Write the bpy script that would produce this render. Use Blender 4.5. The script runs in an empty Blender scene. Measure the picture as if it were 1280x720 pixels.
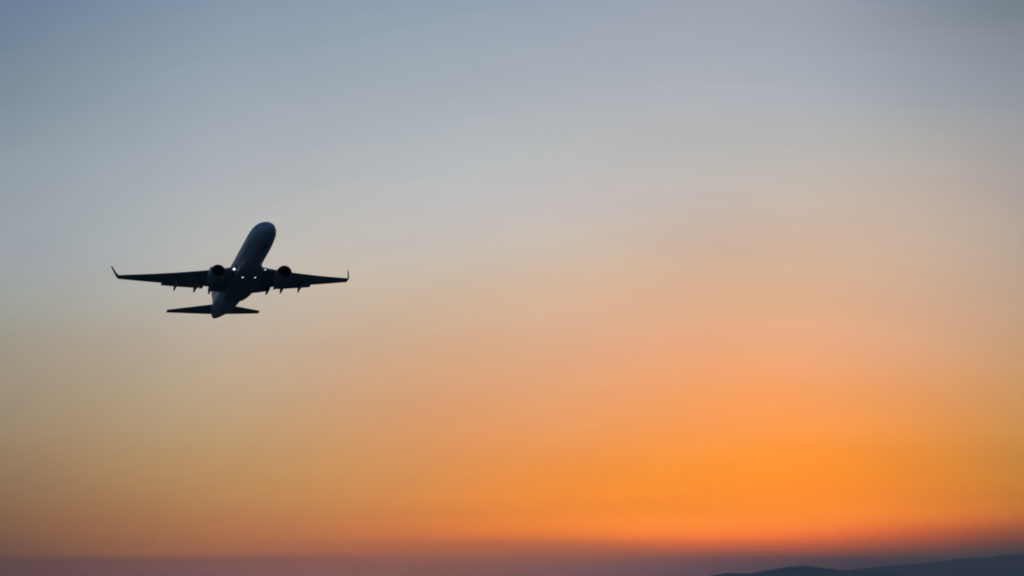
import bpy, bmesh, math, random
from mathutils import Vector, Matrix
random.seed(7)
scene = bpy.context.scene
R = math.radians
FPX = 4267.0                     # 120 mm lens on a 36 mm frame, in photo pixels
CAM_H = 40.0
HAZE = 3.2e-5

# ---------------------------------------------------------------- camera
cd = bpy.data.cameras.new("camera"); cam = bpy.data.objects.new("camera", cd)
scene.collection.objects.link(cam); scene.camera = cam
cd.lens = 120.0; cd.sensor_width = 36.0; cd.clip_start = 0.5; cd.clip_end = 200000
cam.location = (0, 0, CAM_H)
PITCH = math.atan(368 / FPX)
cam.rotation_euler = (math.pi / 2 + PITCH, 0, 0)

# ---------------------------------------------------------------- view
scene.view_settings.view_transform = 'Standard'
scene.view_settings.look = 'None'
scene.view_settings.exposure = 0.0
scene.view_settings.gamma = 1.0
scene.cycles.pixel_filter_type = 'BLACKMAN_HARRIS'
scene.cycles.filter_width = 1.9

# ---------------------------------------------------------------- sky
SUN_AZ = math.atan(330 / FPX)    # to the right of the camera's +Y axis
SUN_EL = R(0.8)
# afterglow radiance (linear) at nine azimuths, from 10 degrees up down to the horizon
SKY = [[[0.1093,0.174,0.3199],[0.1271,0.1993,0.3111],[0.1391,0.213,0.314],[0.1511,0.2237,0.3028],[0.1595,0.2341,0.2899],[0.1962,0.2617,0.3166],[0.2384,0.2965,0.3596],[0.2901,0.3348,0.3933],[0.3221,0.3569,0.3929],[0.3396,0.3729,0.3866],[0.3498,0.3692,0.3815],[0.3566,0.3873,0.362],[0.3491,0.3973,0.3448],[0.3373,0.3529,0.2977],[0.3512,0.3385,0.2713],[0.3502,0.3355,0.2647],[0.3206,0.3077,0.2355],[0.3115,0.303,0.2208],[0.2991,0.2831,0.1954],[0.2829,0.2466,0.1563],[0.2519,0.2044,0.1222],[0.2737,0.1952,0.1045],[0.2898,0.1933,0.0957],[0.2358,0.1682,0.0779],[0.2799,0.1709,0.0621],[0.2344,0.1442,0.0585],[0.2021,0.1303,0.0563],[0.3161,0.1308,0.0561],[0.3095,0.1137,0.08],[0.3447,0.0995,0.0933],[0.33,0.0984,0.0974],[0.3225,0.0979,0.0996]],[[0.2136,0.287,0.4154],[0.2463,0.3237,0.4083],[0.2861,0.3495,0.416],[0.3321,0.3978,0.4623],[0.3746,0.4435,0.514],[0.4169,0.4819,0.5374],[0.4292,0.4947,0.5425],[0.4461,0.5076,0.5382],[0.4388,0.5067,0.5396],[0.454,0.5254,0.5762],[0.4751,0.5249,0.5819],[0.5149,0.5175,0.5015],[0.5457,0.4978,0.4457],[0.5821,0.4753,0.3825],[0.5939,0.4472,0.311],[0.6113,0.4316,0.2755],[0.6836,0.4413,0.239],[0.7023,0.4238,0.2107],[0.7571,0.4267,0.1919],[0.7807,0.4212,0.1752],[0.8298,0.4391,0.17],[0.7999,0.4048,0.1511],[0.8325,0.3907,0.1311],[0.9815,0.3989,0.1044],[0.996,0.3657,0.0979],[1.3382,0.4592,0.0797],[1.5791,0.4946,0.0675],[0.4999,0.1641,0.1074],[0.586,0.1869,0.0934],[0.475,0.1895,0.1248],[0.448,0.1873,0.1313],[0.4349,0.1862,0.1349]],[[0.2628,0.3449,0.4609],[0.2826,0.3595,0.4475],[0.3175,0.3941,0.4905],[0.3397,0.4068,0.4935],[0.3676,0.4227,0.4933],[0.3944,0.4353,0.4913],[0.4397,0.4683,0.51],[0.493,0.5019,0.5267],[0.5549,0.5432,0.518],[0.6026,0.5747,0.4878],[0.6433,0.5897,0.4776],[0.639,0.5784,0.471],[0.6341,0.58,0.4683],[0.6451,0.5679,0.4551],[0.632,0.5441,0.4209],[0.6444,0.5693,0.4188],[0.5991,0.5372,0.3657],[0.6111,0.5479,0.3443],[0.6033,0.5111,0.2836],[0.6315,0.4731,0.2279],[0.6904,0.4406,0.1634],[0.7666,0.4172,0.1318],[0.8457,0.4249,0.1294],[0.8231,0.397,0.113],[1.0077,0.4299,0.1168],[1.2173,0.476,0.1098],[1.4102,0.4754,0.107],[0.8274,0.281,0.1641],[0.973,0.362,0.2315],[0.8929,0.316,0.3117],[0.8317,0.3084,0.3266],[0.8013,0.3045,0.3341]],[[0.2673,0.3394,0.4613],[0.3151,0.3879,0.4737],[0.3569,0.4175,0.4855],[0.3936,0.4488,0.4976],[0.4378,0.4865,0.5194],[0.4943,0.5348,0.5499],[0.5229,0.5582,0.5594],[0.5694,0.58,0.5684],[0.6024,0.5922,0.5779],[0.6311,0.5909,0.5697],[0.6657,0.5822,0.5361],[0.7201,0.5707,0.4442],[0.7316,0.5229,0.3709],[0.7515,0.4837,0.3073],[0.7866,0.4431,0.2436],[0.8569,0.4278,0.2014],[0.9279,0.3923,0.1486],[0.9754,0.3858,0.127],[1.0316,0.3957,0.1218],[1.068,0.4239,0.1156],[1.1093,0.4678,0.1369],[1.1446,0.488,0.1242],[1.2876,0.5062,0.1144],[1.4275,0.4824,0.0794],[1.6301,0.4494,0.0622],[2.0084,0.4922,0.0673],[1.8948,0.4417,0.0999],[0.8092,0.2306,0.1596],[0.9084,0.2814,0.1274],[0.8579,0.2693,0.1566],[0.7868,0.2595,0.1648],[0.7527,0.255,0.1688]],[[0.3269,0.3935,0.521],[0.3532,0.42,0.5038],[0.3911,0.4543,0.528],[0.4139,0.473,0.5281],[0.4458,0.4942,0.5433],[0.4796,0.5219,0.559],[0.5259,0.5662,0.5885],[0.5685,0.5759,0.6004],[0.5975,0.5638,0.5683],[0.6371,0.58,0.5113],[0.6765,0.5876,0.4573],[0.7137,0.5443,0.3848],[0.7802,0.5596,0.3705],[0.8236,0.542,0.3406],[0.873,0.5233,0.298],[0.9175,0.5336,0.2943],[0.9585,0.5158,0.261],[0.9898,0.508,0.2456],[1.0925,0.4987,0.1932],[1.1685,0.4591,0.1302],[1.2746,0.4341,0.0694],[1.3466,0.4054,0.0437],[1.6453,0.4414,0.0202],[1.5488,0.4321,0.0084],[2.314,0.5403,0.0033],[2.0311,0.4175,0.0136],[1.4604,0.4339,0.0887],[1.0591,0.3395,0.149],[0.9152,0.3129,0.1749],[0.7711,0.2672,0.2278],[0.7068,0.2547,0.2328],[0.6754,0.2487,0.2351]],[[0.3191,0.3775,0.4778],[0.3603,0.4138,0.484],[0.3963,0.4331,0.4987],[0.4491,0.4723,0.5294],[0.4927,0.4989,0.5231],[0.5544,0.5391,0.5242],[0.5845,0.5542,0.5088],[0.6547,0.5745,0.5312],[0.7072,0.5991,0.5234],[0.758,0.6126,0.4834],[0.843,0.5982,0.4478],[0.9154,0.5619,0.3821],[0.9424,0.534,0.3471],[0.9958,0.5292,0.3355],[1.0211,0.4974,0.2847],[1.0966,0.4816,0.2309],[1.1628,0.4496,0.1521],[1.263,0.4502,0.1017],[1.3343,0.4445,0.0751],[1.4664,0.4588,0.0482],[1.5151,0.4623,0.0308],[1.8207,0.543,0.0095],[1.9417,0.5427,0.0024],[2.0433,0.5539,0.0005],[2.9697,0.7427,0.0005],[2.8675,0.5912,0.0006],[1.7052,0.3866,0.0458],[0.9583,0.2654,0.1664],[0.6172,0.2495,0.2482],[0.5502,0.2424,0.3077],[0.4913,0.2286,0.3102],[0.4615,0.2224,0.3109]],[[0.3867,0.4109,0.4799],[0.4239,0.447,0.4864],[0.4419,0.4706,0.5105],[0.4527,0.4836,0.5204],[0.4822,0.5045,0.5407],[0.5018,0.5084,0.5264],[0.5345,0.5268,0.5287],[0.5649,0.5411,0.5078],[0.57,0.4861,0.4359],[0.6139,0.4225,0.3498],[0.6499,0.4254,0.2925],[0.7532,0.4815,0.2712],[0.8667,0.485,0.2483],[0.9714,0.4601,0.2063],[1.1299,0.4577,0.1612],[1.2201,0.477,0.1411],[1.2984,0.4747,0.1195],[1.3329,0.4685,0.1192],[1.3986,0.4621,0.0874],[1.4642,0.4677,0.0414],[1.6473,0.4762,0.0071],[1.6376,0.4449,0.0009],[1.8486,0.4811,0.0005],[1.9901,0.4872,0.0005],[2.7608,0.6891,0.0005],[3.7865,0.5557,0.0005],[1.5923,0.2088,0.0425],[0.1333,0.1272,0.1507],[0.1916,0.0881,0.0968],[0.1411,0.0859,0.1307],[0.1274,0.0841,0.1337],[0.1205,0.0831,0.1351]],[[0.2478,0.3107,0.4139],[0.2845,0.3427,0.4186],[0.3375,0.3923,0.474],[0.3887,0.4373,0.5092],[0.4283,0.4603,0.5074],[0.5358,0.528,0.5085],[0.6194,0.5671,0.4819],[0.7275,0.5807,0.4601],[0.8057,0.6067,0.4655],[0.8791,0.6552,0.4686],[0.9421,0.6556,0.4522],[0.9394,0.5789,0.3994],[0.9579,0.5495,0.3569],[1.0648,0.5869,0.3748],[1.1102,0.5778,0.3491],[1.1408,0.5163,0.2569],[1.2407,0.4682,0.1465],[1.4239,0.4829,0.099],[1.5572,0.4751,0.0459],[1.593,0.4302,0.0095],[1.6867,0.4517,0.0016],[1.9417,0.4807,0.0005],[2.1139,0.497,0.0005],[2.6318,0.6893,0.0005],[2.5929,0.3993,0.0005],[1.5078,0.1915,0.0028],[0.2664,0.1572,0.0384],[0.1142,0.0885,0.0797],[0.1602,0.0894,0.0866],[0.1104,0.0905,0.1194],[0.0953,0.0873,0.121],[0.0871,0.0858,0.1218]],[[0.1435,0.171,0.2116],[0.1704,0.1972,0.2233],[0.2075,0.2365,0.2664],[0.2394,0.2682,0.3106],[0.2765,0.2987,0.3296],[0.3017,0.305,0.3278],[0.3124,0.3125,0.3382],[0.3427,0.3322,0.3486],[0.3547,0.3307,0.3338],[0.3729,0.3233,0.3013],[0.4094,0.3382,0.2837],[0.4606,0.3664,0.2706],[0.491,0.3651,0.2432],[0.4933,0.3452,0.1984],[0.5471,0.3339,0.1445],[0.6179,0.3619,0.1405],[0.5882,0.3606,0.1337],[0.5397,0.3376,0.1206],[0.5509,0.3384,0.0979],[0.4976,0.309,0.0835],[0.5145,0.298,0.0609],[0.5503,0.3076,0.0328],[0.4093,0.2308,0.0193],[0.5357,0.1665,0.0072],[0.1957,0.1303,0.017],[0.0188,0.0621,0.0317],[0.016,0.0553,0.0624],[0.012,0.0436,0.0739],[0.0098,0.0356,0.0574],[0.0102,0.0345,0.0633],[0.0097,0.0338,0.0626],[0.0094,0.0333,0.0622]]]
def el_of(y): return PITCH + math.atan((360 - y) / FPX)
def az_of(x): return math.atan((x - 640) / FPX)

world = bpy.data.worlds.new("World"); scene.world = world; world.use_nodes = True
wn = world.node_tree.nodes; wl = world.node_tree.links; wn.clear()
def N(t, **k):
    n = wn.new(t)
    for a, b in k.items(): setattr(n, a, b)
    return n
def M(op, a, b=None, c=None, clamp=False):
    n = N('ShaderNodeMath', operation=op, use_clamp=clamp)
    for i, v in enumerate((a, b, c)):
        if v is None: continue
        if isinstance(v, (int, float)): n.inputs[i].default_value = v
        else: wl.new(v, n.inputs[i])
    return n.outputs[0]
tc = N('ShaderNodeTexCoord'); sep = N('ShaderNodeSeparateXYZ'); wl.new(tc.outputs['Generated'], sep.inputs[0])
X, Y, Z = sep.outputs
elev = M('ARCSINE', Z); azim = M('ARCTAN2', X, Y)
# faint horizontal haze streaks disturb the elevation lookup
comb = N('ShaderNodeCombineXYZ'); wl.new(M('MULTIPLY', azim, 9.0), comb.inputs[0]); wl.new(M('MULTIPLY', elev, 150.0), comb.inputs[1])
nz = N('ShaderNodeTexNoise'); nz.inputs['Scale'].default_value = 1.0; nz.inputs['Detail'].default_value = 5.0; wl.new(comb.outputs[0], nz.inputs['Vector'])
comb2 = N('ShaderNodeCombineXYZ'); wl.new(M('MULTIPLY', azim, 22.0), comb2.inputs[0]); wl.new(M('MULTIPLY', elev, 60.0), comb2.inputs[1])
nz2 = N('ShaderNodeTexNoise'); nz2.inputs['Scale'].default_value = 1.0; nz2.inputs['Detail'].default_value = 3.0; wl.new(comb2.outputs[0], nz2.inputs['Vector'])
E_TOP = el_of(-20)
t_raw = M('DIVIDE', M('SUBTRACT', E_TOP, elev), E_TOP)
t_pos = M('ADD', t_raw, M('MULTIPLY', M('SUBTRACT', nz.outputs[0], 0.5), 0.022), clamp=True)
NS = len(SKY[0])
AZ0 = az_of(0); DAZ = (az_of(1280) - az_of(0)) / 8
ci = M('MINIMUM', M('MAXIMUM', M('DIVIDE', M('SUBTRACT', azim, AZ0), DAZ), -0.5), 8.5)
ts = [1 - (1 - i / (NS - 1)) ** 1.6 for i in range(NS)]   # stops get denser towards the horizon
acc = None
for k in range(9):                                       # raised-cosine weights over neighbouring azimuths
    u = M('SUBTRACT', ci, float(k))
    w = M('MULTIPLY_ADD', M('COSINE', M('MULTIPLY', M('MAXIMUM', M('MINIMUM', u, 2.0), -2.0), math.pi / 2)), 0.25, 0.25)
    ramp = N('ShaderNodeValToRGB'); ramp.color_ramp.interpolation = 'B_SPLINE'
    el = ramp.color_ramp.elements
    while len(el) < NS: el.new(0.5)
    for i, t in enumerate(ts): el[i].position = t
    for i, t in enumerate(ts): el[i].color = (*[v * 0.25 for v in SKY[k][i]], 1)
    wl.new(t_pos, ramp.inputs[0])
    sc_ = N('ShaderNodeVectorMath', operation='SCALE'); wl.new(ramp.outputs[0], sc_.inputs[0]); wl.new(w, sc_.inputs['Scale'])
    if acc is None: acc, wsum = sc_.outputs[0], w
    else:
        ad = N('ShaderNodeVectorMath', operation='ADD'); wl.new(acc, ad.inputs[0]); wl.new(sc_.outputs[0], ad.inputs[1]); acc = ad.outputs[0]
        wsum = M('ADD', wsum, w)
nrm = N('ShaderNodeVectorMath', operation='SCALE'); wl.new(acc, nrm.inputs[0])
comb3 = N('ShaderNodeCombineXYZ'); da = M('MULTIPLY', M('SUBTRACT', azim, SUN_AZ), 0.6)   # veils bow round the place where the sun set
wl.new(M('MULTIPLY', M('ARCTAN2', elev, da), 1.6), comb3.inputs[0])
wl.new(M('MULTIPLY', M('SQRT', M('ADD', M('MULTIPLY', elev, elev), M('MULTIPLY', da, da))), 190.0), comb3.inputs[1])
nz3 = N('ShaderNodeTexNoise'); nz3.inputs['Scale'].default_value = 1.0; nz3.inputs['Detail'].default_value = 6.0; nz3.inputs['Distortion'].default_value = 0.6; wl.new(comb3.outputs[0], nz3.inputs['Vector'])
mott = M('MULTIPLY_ADD', M('SUBTRACT', nz2.outputs[0], 0.5), 0.05, 1.0)
mott = M('MULTIPLY', mott, M('MULTIPLY_ADD', M('SUBTRACT', nz3.outputs[0], 0.5), 0.07, 1.0))   # thin veils of high cloud
wl.new(M('MULTIPLY', M("DIVIDE", mott, wsum), 40.0), nrm.inputs['Scale'])    # x10: background strength is 0.1
sky = N('ShaderNodeTexSky', sky_type='NISHITA'); sky.sun_disc = False
sky.sun_elevation = SUN_EL; sky.sun_rotation = SUN_AZ; sky.altitude = 50; sky.dust_density = 2.0; sky.air_density = 1.0; sky.ozone_density = 3.0
skym = N('ShaderNodeVectorMath', operation='MULTIPLY'); wl.new(sky.outputs[0], skym.inputs[0]); skym.inputs[1].default_value = (2.6, 2.9, 3.1)
# afterglow window blends into the physical sky away from the sunset
fe = N('ShaderNodeMapRange', interpolation_type='SMOOTHSTEP'); wl.new(elev, fe.inputs[0]); fe.inputs[1].default_value = R(11); fe.inputs[2].default_value = R(35); fe.inputs[3].default_value = 1; fe.inputs[4].default_value = 0
fa = N('ShaderNodeMapRange', interpolation_type='SMOOTHSTEP'); wl.new(M('ABSOLUTE', azim), fa.inputs[0]); fa.inputs[1].default_value = R(14); fa.inputs[2].default_value = R(60); fa.inputs[3].default_value = 1; fa.inputs[4].default_value = 0
mix = N('ShaderNodeMix', data_type='RGBA'); wl.new(M('MULTIPLY', fe.outputs[0], fa.outputs[0]), mix.inputs[0])
wl.new(skym.outputs[0], mix.inputs[6]); wl.new(nrm.outputs[0], mix.inputs[7])
bg = N('ShaderNodeBackground'); bg.inputs['Strength'].default_value = 0.1; wl.new(mix.outputs[2], bg.inputs['Color'])
wo = N('ShaderNodeOutputWorld'); wl.new(bg.outputs[0], wo.inputs[0])

# ---------------------------------------------------------------- sun (setting, behind the aircraft)
sd = bpy.data.lights.new("sun", 'SUN'); sun = bpy.data.objects.new("sun", sd); scene.collection.objects.link(sun)
sd.energy = 0.15; sd.angle = R(2.0); sd.color = (1.0, 0.55, 0.28)
sun.rotation_euler = (math.pi / 2 - SUN_EL, 0, math.pi - SUN_AZ)

# ---------------------------------------------------------------- materials
def mat(name, base, rough=0.5, metal=0.0, spec=0.5, dirt=0.0, dirt_scale=1.0, coat=0.0):
    m = bpy.data.materials.new(name); m.use_nodes = True
    nt = m.node_tree; b = nt.nodes['Principled BSDF']
    b.inputs['Base Color'].default_value = (*base, 1); b.inputs['Roughness'].default_value = rough
    b.inputs['Metallic'].default_value = metal; b.inputs['Specular IOR Level'].default_value = spec
    b.inputs['Coat Weight'].default_value = coat
    if dirt:
        t = nt.nodes.new('ShaderNodeTexCoord'); mp = nt.nodes.new('ShaderNodeMapping'); mp.inputs['Scale'].default_value = (0.25, 1.2, 1.2)
        n = nt.nodes.new('ShaderNodeTexNoise'); n.inputs['Scale'].default_value = dirt_scale; n.inputs['Detail'].default_value = 6
        r = nt.nodes.new('ShaderNodeMapRange'); r.inputs[1].default_value = 0.35; r.inputs[2].default_value = 0.7; r.inputs[3].default_value = 1.0; r.inputs[4].default_value = 1.0 - dirt
        v = nt.nodes.new('ShaderNodeVectorMath'); v.operation = 'SCALE'; v.inputs[0].default_value = base
        nt.links.new(t.outputs['Object'], mp.inputs[0]); nt.links.new(mp.outputs[0], n.inputs['Vector']); nt.links.new(n.outputs[0], r.inputs[0])
        nt.links.new(r.outputs[0], v.inputs['Scale']); nt.links.new(v.outputs[0], b.inputs['Base Color'])
    return m
def emit(name, col, s):
    m = bpy.data.materials.new(name); m.use_nodes = True; nt = m.node_tree; b = nt.nodes['Principled BSDF']
    b.inputs['Base Color'].default_value = (*col, 1); b.inputs['Emission Color'].default_value = (*col, 1); b.inputs['Emission Strength'].default_value = s
    return m
PAINT = mat('fuselage_paint', (0.52, 0.55, 0.58), 0.40, dirt=0.22, dirt_scale=0.8, coat=0.0)
FINP = mat('fin_paint', (0.75, 0.76, 0.78), 0.4, dirt=0.1)
WINGP = mat('wing_paint', (0.34, 0.35, 0.37), 0.55, dirt=0.25, dirt_scale=1.2)
FAIR = mat('fairing_paint', (0.36, 0.37, 0.39), 0.55, dirt=0.2)
NAC = mat('nacelle_paint', (0.30, 0.32, 0.35), 0.45, dirt=0.2)
LIP = mat('inlet_lip_metal', (0.16, 0.16, 0.17), 0.45, metal=0.6)
FAN = mat('fan_titanium', (0.05, 0.05, 0.055), 0.45, metal=0.6)
DARK = mat('duct_lining', (0.03, 0.03, 0.035), 0.7)
HOT = mat('nozzle_steel', (0.18, 0.16, 0.15), 0.45, metal=0.8, dirt=0.3)
GLASS = mat('cockpit_glass', (0.01, 0.012, 0.015), 0.08)
RUB = mat('tyre_rubber', (0.02, 0.02, 0.02), 0.8)
SEAM = mat('panel_seam', (0.05, 0.05, 0.06), 0.7)
LIGHT = emit('landing_lamp_glow', (0.88, 0.80, 1.0), 2.2)
LIGHT2 = emit('landing_lamp_glow_dim', (0.88, 0.80, 1.0), 1.2)
HILL = mat('hill_scrub', (0.38, 0.33, 0.27), 0.95, dirt=0.35, dirt_scale=0.004)
GROUND = mat('ground_soil', (0.12, 0.12, 0.10), 0.95, dirt=0.4, dirt_scale=0.002)

# ---------------------------------------------------------------- helpers
def link(name, bm, m, parent=None, smooth=True, sub=0, auto=None):
    bmesh.ops.remove_doubles(bm, verts=bm.verts, dist=1e-5)
    bmesh.ops.recalc_face_normals(bm, faces=bm.faces)
    me = bpy.data.meshes.new(name); bm.to_mesh(me); bm.free(); me.materials.append(m)
    for p in me.polygons: p.use_smooth = smooth
    o = bpy.data.objects.new(name, me); scene.collection.objects.link(o)
    if parent: o.parent = parent
    if smooth and auto:
        me.set_sharp_from_angle(angle=R(auto))
    return o
def loft(bm, rings, cap0=True, cap1=True, closed=True):
    vr = [[bm.verts.new(p) for p in r] for r in rings]
    n = len(vr[0])
    for a, b in zip(vr, vr[1:]):
        for i in range(n if closed else n - 1):
            j = (i + 1) % n
            try: bm.faces.new((a[i], a[j], b[j], b[i]))
            except ValueError: pass
    if cap0: bm.faces.new(vr[0][::-1])
    if cap1: bm.faces.new(vr[-1])
    return vr
def catmull(tab, x):
    xs_ = [r[0] for r in tab]
    if x <= xs_[0]: return tab[0][1:]
    if x >= xs_[-1]: return tab[-1][1:]
    i = max(k for k in range(len(tab) - 1) if xs_[k] <= x)
    h = xs_[i + 1] - xs_[i]; f = (x - xs_[i]) / h; out = []
    for c in range(1, len(tab[0])):
        def sl(k):
            if k <= 0: return (tab[1][c] - tab[0][c]) / (xs_[1] - xs_[0])
            if k >= len(tab) - 1: return (tab[-1][c] - tab[-2][c]) / (xs_[-1] - xs_[-2])
            return (tab[k + 1][c] - tab[k - 1][c]) / (xs_[k + 1] - xs_[k - 1])
        a, b = tab[i][c], tab[i + 1][c]; m0, m1 = sl(i) * h, sl(i + 1) * h
        out.append((2*f**3 - 3*f**2 + 1) * a + (f**3 - 2*f**2 + f) * m0 + (-2*f**3 + 3*f**2) * b + (f**3 - f**2) * m1)
    return out
X0 = 18.0                                   # body origin lies 18 m behind the nose
def B(xa, y, z): return Vector((X0 - xa, y, z))

# ---------------------------------------------------------------- terrain
def tag(o, **k):
    for a, b in k.items(): o[a] = b
gb = bmesh.new()
rad = [0, 200, 800, 3000, 10000, 25000, 45000]; prev = None
for r_ in rad:
    if r_ == 0: ring = [gb.verts.new((0, 0, 0))]
    else: ring = [gb.verts.new((r_ * math.sin(a * math.tau / 64), r_ * math.cos(a * math.tau / 64), 0)) for a in range(64)]
    if prev:
        for i in range(64):
            j = (i + 1) % 64
            if len(prev) == 1: gb.faces.new((prev[0], ring[j], ring[i]))
            else: gb.faces.new((prev[i], prev[j], ring[j], ring[i]))
    prev = ring
g = link('ground', gb, GROUND, smooth=False); tag(g, kind='structure')

def ridge(name, dist, prof, depth, seed):
    """a range of hills: a crest line with rough slopes on both sides"""
    rnd = random.Random(seed); bm = bmesh.new(); rows = []
    px0, px1 = prof[0][0], prof[-1][0]; n = 260; m = 18
    ph = [rnd.uniform(0, 6.28) for _ in range(12)]
    for i in range(n + 1):
        px = px0 + (px1 - px0) * i / n
        y = catmull(prof, px)[0]
        h = max(0.0, CAM_H + dist * math.tan(el_of(y)))
        h += 1.6 * rnd.random() * min(1, h / 30) + h * 0.02 * sum(math.sin(px * 0.05 * (k + 1) * 1.37 + ph[k]) / (k + 1) for k in range(8))
        row = []
        for j in range(m + 1):
            v = -1 + 2 * j / m
            prof_h = (math.cos(v * math.pi) * 0.5 + 0.5) ** 0.8
            z = h * prof_h * (1 + 0.10 * math.sin(px * 0.11 + v * 9 + ph[9]) * (1 - prof_h)) - 2
            row.append(bm.verts.new(((px - 640) / FPX * dist, dist + v * depth + 150 * math.sin(px * 0.03 + ph[10]), z)))
        rows.append(row)
    for a, b in zip(rows, rows[1:]):
        for j in range(m): bm.faces.new((a[j], b[j], b[j + 1], a[j + 1]))
    o = link(name, bm, HILL); tag(o, kind='structure'); return o
ridge('hills', 21000, [(820,733),(870,724),(888,719.5),(905,717),(925,716.5),(938,716.5),(955,712.5),(975,709),(995,707.8),(1015,708.6),(1040,711),(1065,712.5),(1090,713),(1130,716),(1200,722),(1260,730)], 1500, 3)
ridge('hills', 39000, [(1000,728),(1030,718),(1060,712),(1090,709),(1125,706),(1160,703),(1195,699.5),(1225,696.5),(1255,693.5),(1285,693),(1330,690),(1400,686),(1480,692),(1600,710),(1700,728)], 2600, 8)

# evening haze over the plain
hm = bpy.data.materials.new('haze_air'); hm.use_nodes = True; hnt = hm.node_tree; hnt.nodes.clear()
ho = hnt.nodes.new('ShaderNodeOutputMaterial'); hv = hnt.nodes.new('ShaderNodeVolumePrincipled')
hv.inputs['Color'].default_value = (0.84, 0.81, 0.78, 1); hv.inputs['Density'].default_value = HAZE; hv.inputs['Anisotropy'].default_value = 0.2
hnt.links.new(hv.outputs[0], ho.inputs['Volume'])
hb = bmesh.new(); bmesh.ops.create_cube(hb, size=1.0)
for v in hb.verts: v.co = (v.co.x * 92000, v.co.y * 92000, -3.5 if v.co.z < 0 else 560.0)
hz = link('haze', hb, hm, smooth=False); tag(hz, kind='stuff')

# ---------------------------------------------------------------- airliner
plane = bpy.data.objects.new('airliner', None); scene.collection.objects.link(plane)
tag(plane, label='twin engine passenger jet climbing with its landing lights on against the sunset sky', category='airplane')
plane.empty_display_size = 5

FUS = [ # x aft, half width, half height, centre z
 (0.0,.02,.02,-.62),(.12,.30,.28,-.61),(.4,.56,.53,-.59),(.9,.86,.84,-.54),(1.6,1.14,1.16,-.45),(2.4,1.38,1.44,-.34),(3.4,1.60,1.70,-.20),
 (4.6,1.76,1.88,-.08),(6.0,1.86,1.98,-.01),(7.5,1.88,2.005,0),(12,1.88,2.005,0),(18,1.88,2.005,0),(23,1.88,2.005,0),(25.5,1.86,1.95,.04),(28,1.80,1.82,.16),
 (30.5,1.66,1.60,.36),(33,1.40,1.32,.58),(35,1.04,1.02,.78),(36.6,.70,.72,.92),(37.6,.44,.48,1.02),(38.0,.30,.33,1.06)]
def fus_ring(x, n=56, grow=0.0):
    hw, hh, zc = catmull(FUS, x); hw += grow; hh += grow
    return [B(x, hw * math.sin(a), zc + hh * math.cos(a)) for a in (i * math.tau / n for i in range(n))]
bm = bmesh.new()
xsf = [0, .05, .12, .25, .4, .65, .9, 1.25, 1.6, 2, 2.4, 2.9, 3.4, 4, 4.6, 5.3, 6, 6.8, 7.5] + [8.5 + i for i in range(17)] + [25.5 + .5 * i for i in range(25)] + [37.8, 38.0]
loft(bm, [fus_ring(x) for x in xsf])
fus = link('fuselage', bm, PAINT, plane)

# wing section
def foil(n=14, t=0.12):
    up, lo = [], []
    for i in range(n + 1):
        c = (1 - math.cos(math.pi * i / n)) / 2
        yt = 5 * t * (0.2969 * math.sqrt(c) - 0.126 * c - 0.3516 * c**2 + 0.2843 * c**3 - 0.1036 * c**4)
        cam_ = 0.06 * c * (1 - c)
        up.append((c, cam_ + yt)); lo.append((c, cam_ - yt))
    return up[::-1] + lo[1:-1]               # from TE over the top to LE and back underneath
def section(xl, y, z, chord, t, twist=0.0, cant=0.0):
    """cant tilts the section's thickness direction (90 = vertical surface)"""
    pts = []
    for c, h in foil(t=t):
        dx = c * chord; dz = h * chord
        dz2 = dz - dx * math.tan(R(twist))
        pts.append(B(xl + dx, y - math.copysign(1, y) * dz2 * math.sin(R(cant)), z + dz2 * math.cos(R(cant))))
    return pts
def wing_le(y):  # y>=0
    if y < 4.9: return 13.2 + (y - 1.2) * (15.55 - 13.2) / 3.7
    return 15.55 + (y - 4.9) * (22.35 - 15.55) / (17.1 - 4.9)
def wing_te(y):
    if y < 5.9: return 21.55 + (y - 1.2) * 0.02
    return 21.65 + (y - 5.9) * (24.0 - 21.65) / (17.1 - 5.9)
def wing_z(y): return -1.35 + max(0, y - 1.2) * math.tan(R(6.0)) + 0.0030 * max(0, y - 2) ** 2
def lens_t(y): return 0.145 - 0.035 * min(1, y / 10)
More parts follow.
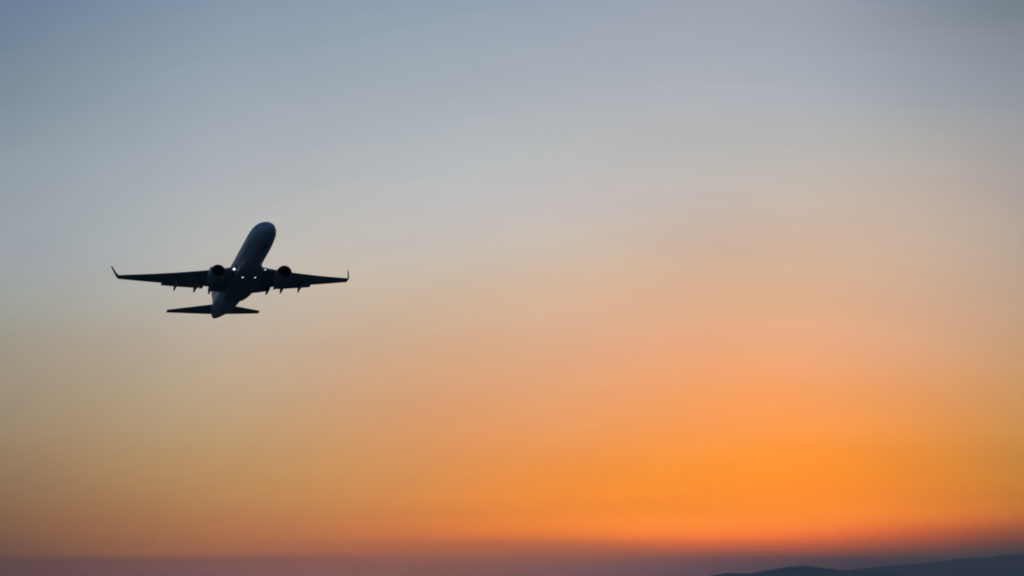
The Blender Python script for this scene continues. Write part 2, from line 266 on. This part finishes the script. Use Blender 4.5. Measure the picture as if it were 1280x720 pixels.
for s in (-1, 1):
    bm = bmesh.new(); rings = []
    ys = [0.6, 1.2, 1.9, 2.6, 3.4, 4.2, 4.9, 5.9, 7, 8.5, 10, 11.5, 13, 14.5, 16, 17.1]
    for y in ys:
        rings.append(section(wing_le(y), s * y, wing_z(y), (wing_te(y) - wing_le(y)) * 0.97, lens_t(y), twist=1.5 - 2.5 * y / 17))
    wing = loft(bm, rings) and link('wing', bm, WINGP, plane, auto=60)
    # blended winglet
    bm = bmesh.new(); zt = wing_z(17.1); rings = []
    for f, dy, dz, dx, ch, cant in ((0, 0, 0, 0, 1.60, 4), (.1, .16, .03, .18, 1.42, 20), (.2, .31, .13, .38, 1.27, 42), (.35, .45, .36, .68, 1.12, 62), (.5, .56, .72, 1.02, 1.0, 72), (.75, .74, 1.50, 1.62, .76, 76), (1, .93, 2.45, 2.32, .50, 76)):
        rings.append(section(22.35 + dx, s * (17.1 + dy), zt + dz, ch, 0.09, cant=cant))
    loft(bm, rings); link('winglet', bm, WINGP, plane, auto=60)
    # flaps set for take-off: inboard and outboard panels behind the wing box
    for y0, y1 in ((2.0, 4.55), (5.35, 5.9), (5.95, 11.3)):
        bm = bmesh.new(); rings = []
        for k in range(5):
            y = y0 + (y1 - y0) * k / 4; c = 0.17 * (wing_te(y) - wing_le(y)) + 0.35
            rings.append(section(wing_te(y) - c * 0.72, s * y, wing_z(y) - 0.06, c, 0.11, twist=15 if y1 < 5 else 9))
        loft(bm, rings); link('flap', bm, WINGP, plane, auto=60)
    # leading edge slats
    for y0, y1 in ((5.9, 8.5), (8.6, 11.3), (11.4, 14.0), (14.1, 16.6)):
        bm = bmesh.new(); rings = []
        for k in range(4):
            y = y0 + (y1 - y0) * k / 3; c = 0.11 * (wing_te(y) - wing_le(y)) + 0.1
            rings.append(section(wing_le(y) - 0.22, s * y, wing_z(y) - 0.10, c, 0.26, twist=-14))
        loft(bm, rings); link('slat', bm, WINGP, plane, auto=60)
    # flap track fairings
    for y, x0, x1, hw in ((4.35, 19.2, 22.65, .28), (6.55, 19.3, 22.75, .28), (9.4, 20.1, 23.2, .25)):
        bm = bmesh.new(); rings = []
        for k in range(13):
            f = k / 12; r_ = max(.012, math.sin(math.pi * min(1, f * 1.0)) ** 0.7 if f < 1 else 0)
            r_ = (math.sin(math.pi * f) ** 0.65) * (1 - .25 * f) if 0 < f < 1 else .02
            x = x0 + (x1 - x0) * f; zc = wing_z(y) - 0.36 - 0.20 * f - 0.55 * max(0, f - .6) 
            rings.append([B(x, s * y + hw * r_ * math.sin(a), zc + hw * 1.7 * r_ * math.cos(a)) for a in (i * math.tau / 14 for i in range(14))])
        loft(bm, rings); link('flap_track_fairing', bm, FAIR, plane)
    # tailplane
    bm = bmesh.new(); rings = []
    for k in range(7):
        y = 0.3 + (7.17 - 0.3) * k / 6
        xl = 32.9 + y * 0.665; xt = 37.15 + y * 0.225
        rings.append(section(xl, s * y, 1.05 + y * math.tan(R(7)), xt - xl, 0.10))
    loft(bm, rings); link('tailplane', bm, WINGP, plane, auto=60)
    # engine
    ex, ey, ez = 12.75, s * 4.95, wing_z(4.9) - 1.28
    def circ(x, r_, n=40, flat=True, dz=0.0):
        pts = []
        for i in range(n):
            a = i * math.tau / n; rz = r_ * math.cos(a); ry = r_ * math.sin(a)
            if flat and rz < 0: rz *= 0.90; ry *= 1.02
            pts.append(B(x, ey + ry, ez + dz + rz))
        return pts
    bm = bmesh.new()
    loft(bm, [circ(ex + .16, .94), circ(ex + .12, 1.0), circ(ex + .18, 1.05), circ(ex + .5, 1.12), circ(ex + 1.0, 1.18), circ(ex + 1.7, 1.21), circ(ex + 2.4, 1.17), circ(ex + 3.1, 1.05), circ(ex + 3.6, .93), circ(ex + 3.6, .88), circ(ex + 2.2, .86)], cap0=False, cap1=True)
    nac = link('engine', bm, NAC, plane, auto=50)
    bm = bmesh.new()
    loft(bm, [circ(ex + .17, 1.052), circ(ex + .05, 1.025), circ(ex, .975), circ(ex + .03, .92), circ(ex + .14, .885), circ(ex + .30, .865)], cap0=False, cap1=False)
    link('inlet_lip', bm, LIP, nac)
    bm = bmesh.new(); loft(bm, [circ(ex + .30, .863), circ(ex + .8, .80, flat=False), circ(ex + 1.15, .79, flat=False)], cap0=False, cap1=False); link('inlet_duct', bm, DARK, nac)
    bm = bmesh.new()                        # fan blades
    for i in range(24):
        a = i * math.tau / 24; tang = Vector((0, math.cos(a), -math.sin(a))); radv = Vector((0, math.sin(a), math.cos(a))); c0 = B(ex + 1.02, ey, ez)
        q = []
        for rr, w_, tw in ((.2, .06, 25), (.5, .09, 45), (.79, .12, 62)):
            d = Vector((math.cos(R(tw)), 0, 0)) + tang * math.sin(R(tw))
            nrm_ = Vector((-math.sin(R(tw)), 0, 0)) + tang * math.cos(R(tw))
            q.append([c0 + radv * rr + d * w_ + nrm_ * .006, c0 + radv * rr - d * w_ + nrm_ * .006, c0 + radv * rr - d * w_ - nrm_ * .006, c0 + radv * rr + d * w_ - nrm_ * .006])
        loft(bm, q)
    link('fan', bm, FAN, nac, smooth=False)
    bm = bmesh.new(); loft(bm, [circ(ex + .62, .015, 20, False), circ(ex + .72, .1, 20, False), circ(ex + .9, .19, 20, False), circ(ex + 1.1, .24, 20, False)]); link('spinner', bm, FAN, nac)
    bm = bmesh.new(); loft(bm, [circ(ex + 1.2, .79, 40, False), circ(ex + 1.25, .79, 40, False)]); link('fan_backing', bm, DARK, nac)
    bm = bmesh.new(); loft(bm, [circ(ex + 3.0, .62, 32, False), circ(ex + 3.7, .58, 32, False), circ(ex + 4.4, .42, 32, False), circ(ex + 4.4, .38, 32, False), circ(ex + 3.9, .38, 32, False)], cap0=True, cap1=True); link('core_nozzle', bm, HOT, nac, auto=40)
    bm = bmesh.new(); loft(bm, [circ(ex + 3.95, .24, 24, False), circ(ex + 4.5, .2, 24, False), circ(ex + 5.0, .03, 24, False)]); link('exhaust_cone', bm, HOT, nac)
    # pylon
    bm = bmesh.new(); rings = []
    for x, zt_, zb, hw in ((ex + .9, ez + 1.10, ez + .9, .05), (ex + 1.6, ez + 1.42, ez + 1.0, .17), (ex + 2.6, ez + 1.56, ez + .95, .22), (ex + 3.6, ez + 1.5, ez + .62, .22), (ex + 4.8, ez + 1.42, ez + .70, .2), (ex + 6.2, ez + 1.3, ez + 1.0, .10), (ex + 7.2, ez + 1.2, ez + 1.1, .03)):
        rings.append([B(x, ey - hw, zt_), B(x, ey + hw, zt_), B(x, ey + hw, zb), B(x, ey - hw, zb)])
    loft(bm, rings); link('pylon', bm, NAC, plane, auto=40)
    # wheel of the retracted main gear, flush in the belly
    bm = bmesh.new(); wy, wx = s * 0.62, 19.6
    loft(bm, [[B(wx + r_ * math.cos(a), wy + r_ * math.sin(a), z_) for a in (i * math.tau / 28 for i in range(28))] for r_, z_ in ((.54, -2.1), (.54, -2.36), (.48, -2.42), (.30, -2.43), (.28, -2.38), (.02, -2.38))])
    link('wheel', bm, RUB, plane, auto=40)
    # landing lights: wing root and belly
    def lamp(p, nrm_v, r_, m, name):
        bm = bmesh.new(); nv = Vector(nrm_v).normalized(); a1 = nv.orthogonal().normalized(); a2 = nv.cross(a1)
        c = B(*p)
        loft(bm, [[c + nv * d + (a1 * math.cos(a) + a2 * math.sin(a)) * rr for a in (i * math.tau / 20 for i in range(20))] for rr, d in ((r_, -.08), (r_, 0), (r_ * .8, .05), (r_ * .3, .07))])
        return link(name, bm, m, plane, auto=40)
    lamp((13.88, s * 2.34, wing_z(2.34) - .20), (1, 0, -.35), .15 if s < 0 else .09, LIGHT if s < 0 else LIGHT2, 'landing_light')
    lamp((14.75, s * .92, -2.17), (1, 0, -.25), .19, LIGHT, 'landing_light')

# wing to body fairing
bm = bmesh.new(); rings = []
for k in range(25):
    f = k / 24; x = 11.8 + (25.2 - 11.8) * f; e = math.sin(math.pi * f) ** 0.45 if 0 < f < 1 else 0.0
    hw = 1.0 + 1.25 * e; top = -1.0 + .25 * e; bot = -1.75 - .72 * e
    zc = (top + bot) / 2; hh = (top - bot) / 2; ring = []
    for i in range(32):
        a = i * math.tau / 32; cs, sn = math.cos(a), math.sin(a)
        ring.append(B(x, hw * math.copysign(abs(sn) ** .7, sn), zc + hh * math.copysign(abs(cs) ** .7, cs)))
    rings.append(ring)
loft(bm, rings); link('belly_fairing', bm, FAIR, plane, auto=60)
# fin with dorsal fillet
bm = bmesh.new(); rings = []
for z, xl, ch, t in ((.9, 30.9, 6.4, .09), (2.1, 31.9, 5.7, .09), (3.0, 32.7, 5.2, .09), (5.0, 34.1, 4.2, .09), (7.0, 35.5, 3.2, .09), (8.75, 36.75, 2.25, .085), (8.95, 37.1, 1.9, .06)):
    rings.append([B(xl + c * ch, (h - .06 * c * (1 - c)) * ch, z) for c, h in foil(t=t)])
loft(bm, rings); link('fin', bm, FINP, plane, auto=60)
bm = bmesh.new(); loft(bm, [[B(26.5, -.02, 1.9), B(26.5, .02, 1.9), B(26.5, .02, 1.7), B(26.5, -.02, 1.7)], [B(29.5, -.08, 2.35), B(29.5, .08, 2.35), B(29.5, .08, 1.5), B(29.5, -.08, 1.5)], [B(32.6, -.16, 3.0), B(32.6, .16, 3.0), B(32.6, .16, 1.2), B(32.6, -.16, 1.2)]])
link('dorsal_fillet', bm, FINP, plane, auto=40)
# tailcone exhaust and tail skid
bm = bmesh.new(); loft(bm, [[B(x, r_ * math.sin(a), 1.14 + r_ * 1.1 * math.cos(a)) for a in (i * math.tau / 20 for i in range(20))] for x, r_ in ((37.9, .20), (38.25, .17), (38.25, .13), (38.0, .13))]); link('tail_exhaust', bm, HOT, plane, auto=40)
bm = bmesh.new(); loft(bm, [[B(x, sy * w_, z_) for sy, z_ in ((-1, zt_), (1, zt_), (1, zb), (-1, zb))] for x, w_, zt_, zb in ((32.3, .04, -.30, -.42), (33.3, .10, -.15, -.62), (33.9, .08, -.0, -.50), (34.1, .05, .1, -.2))]); link('tail_skid', bm, FAIR, plane, auto=40)
# cockpit panes wrap round the nose
def fus_pt(x, a, g=0.012):
    hw, hh, zc = catmull(FUS, x); return B(x, (hw + g) * math.sin(a), zc + (hh + g) * math.cos(a))
for s in (-1, 1):
    for a0, a1, xa0, xa1, xb0, xb1 in ((3, 34, 1.95, 2.75, 1.98, 2.82), (37, 60, 2.0, 2.9, 2.2, 3.0), (63, 80, 2.25, 3.0, 2.5, 3.05)):
        bm = bmesh.new(); grid = []
        for i in range(6):
            f = i / 5; a = R(a0 + (a1 - a0) * f) * s; row = []
            for j in range(5):
                h = j / 4; xx = (xa0 + (xb0 - xa0) * f) * (1 - h) + (xa1 + (xb1 - xa1) * f) * h
                row.append(fus_pt(xx, a))
            grid.append(row)
        loft(bm, grid, cap0=False, cap1=False, closed=False)
        for v in bm.verts: pass
        bmesh.ops.solidify(bm, geom=bm.faces[:], thickness=0.02)
        link('windshield', bm, GLASS, plane)
# nose radome seam, nose gear doors, blade aerials
bm = bmesh.new(); loft(bm, [fus_ring(1.30, 40, .004), fus_ring(1.30, 40, .008), fus_ring(1.335, 40, .008), fus_ring(1.335, 40, .004)], cap0=False, cap1=False); link('radome_seam', bm, SEAM, plane)
bm = bmesh.new(); rows = []
for i in range(7):
    x = 3.2 + 2.0 * i / 6; rows.append([fus_pt(x, math.pi + R(d), .01) for d in (-11, -6, 0, 6, 11)])
loft(bm, rows, cap0=False, cap1=False, closed=False); bmesh.ops.solidify(bm, geom=bm.faces[:], thickness=0.02); link('nose_gear_door', bm, FAIR, plane)
for x in (8.2, 11.0, 26.5):
    hw, hh, zc = catmull(FUS, x); zb = zc - hh
    bm = bmesh.new(); loft(bm, [[B(x, -.02, zb + .05), B(x + .12, .02, zb + .05), B(x + .45, 0, zb + .05)], [B(x + .2, -.01, zb - .38), B(x + .25, .01, zb - .38), B(x + .45, 0, zb - .38)]]); link('blade_aerial', bm, FAIR, plane, smooth=False)

ROT = Matrix(((0.2867593847121793, 0.9520408039927597, -0.10671158705741338), (-0.9064850396219143, 0.30568593510575526, 0.2912747534891688), (0.3099256817708858, 0.01320668812911089, 0.9506690565951497)))
plane.matrix_world = Matrix.Translation((-39.54, 499.46, CAM_H + 45.52)) @ ROT.to_4x4()
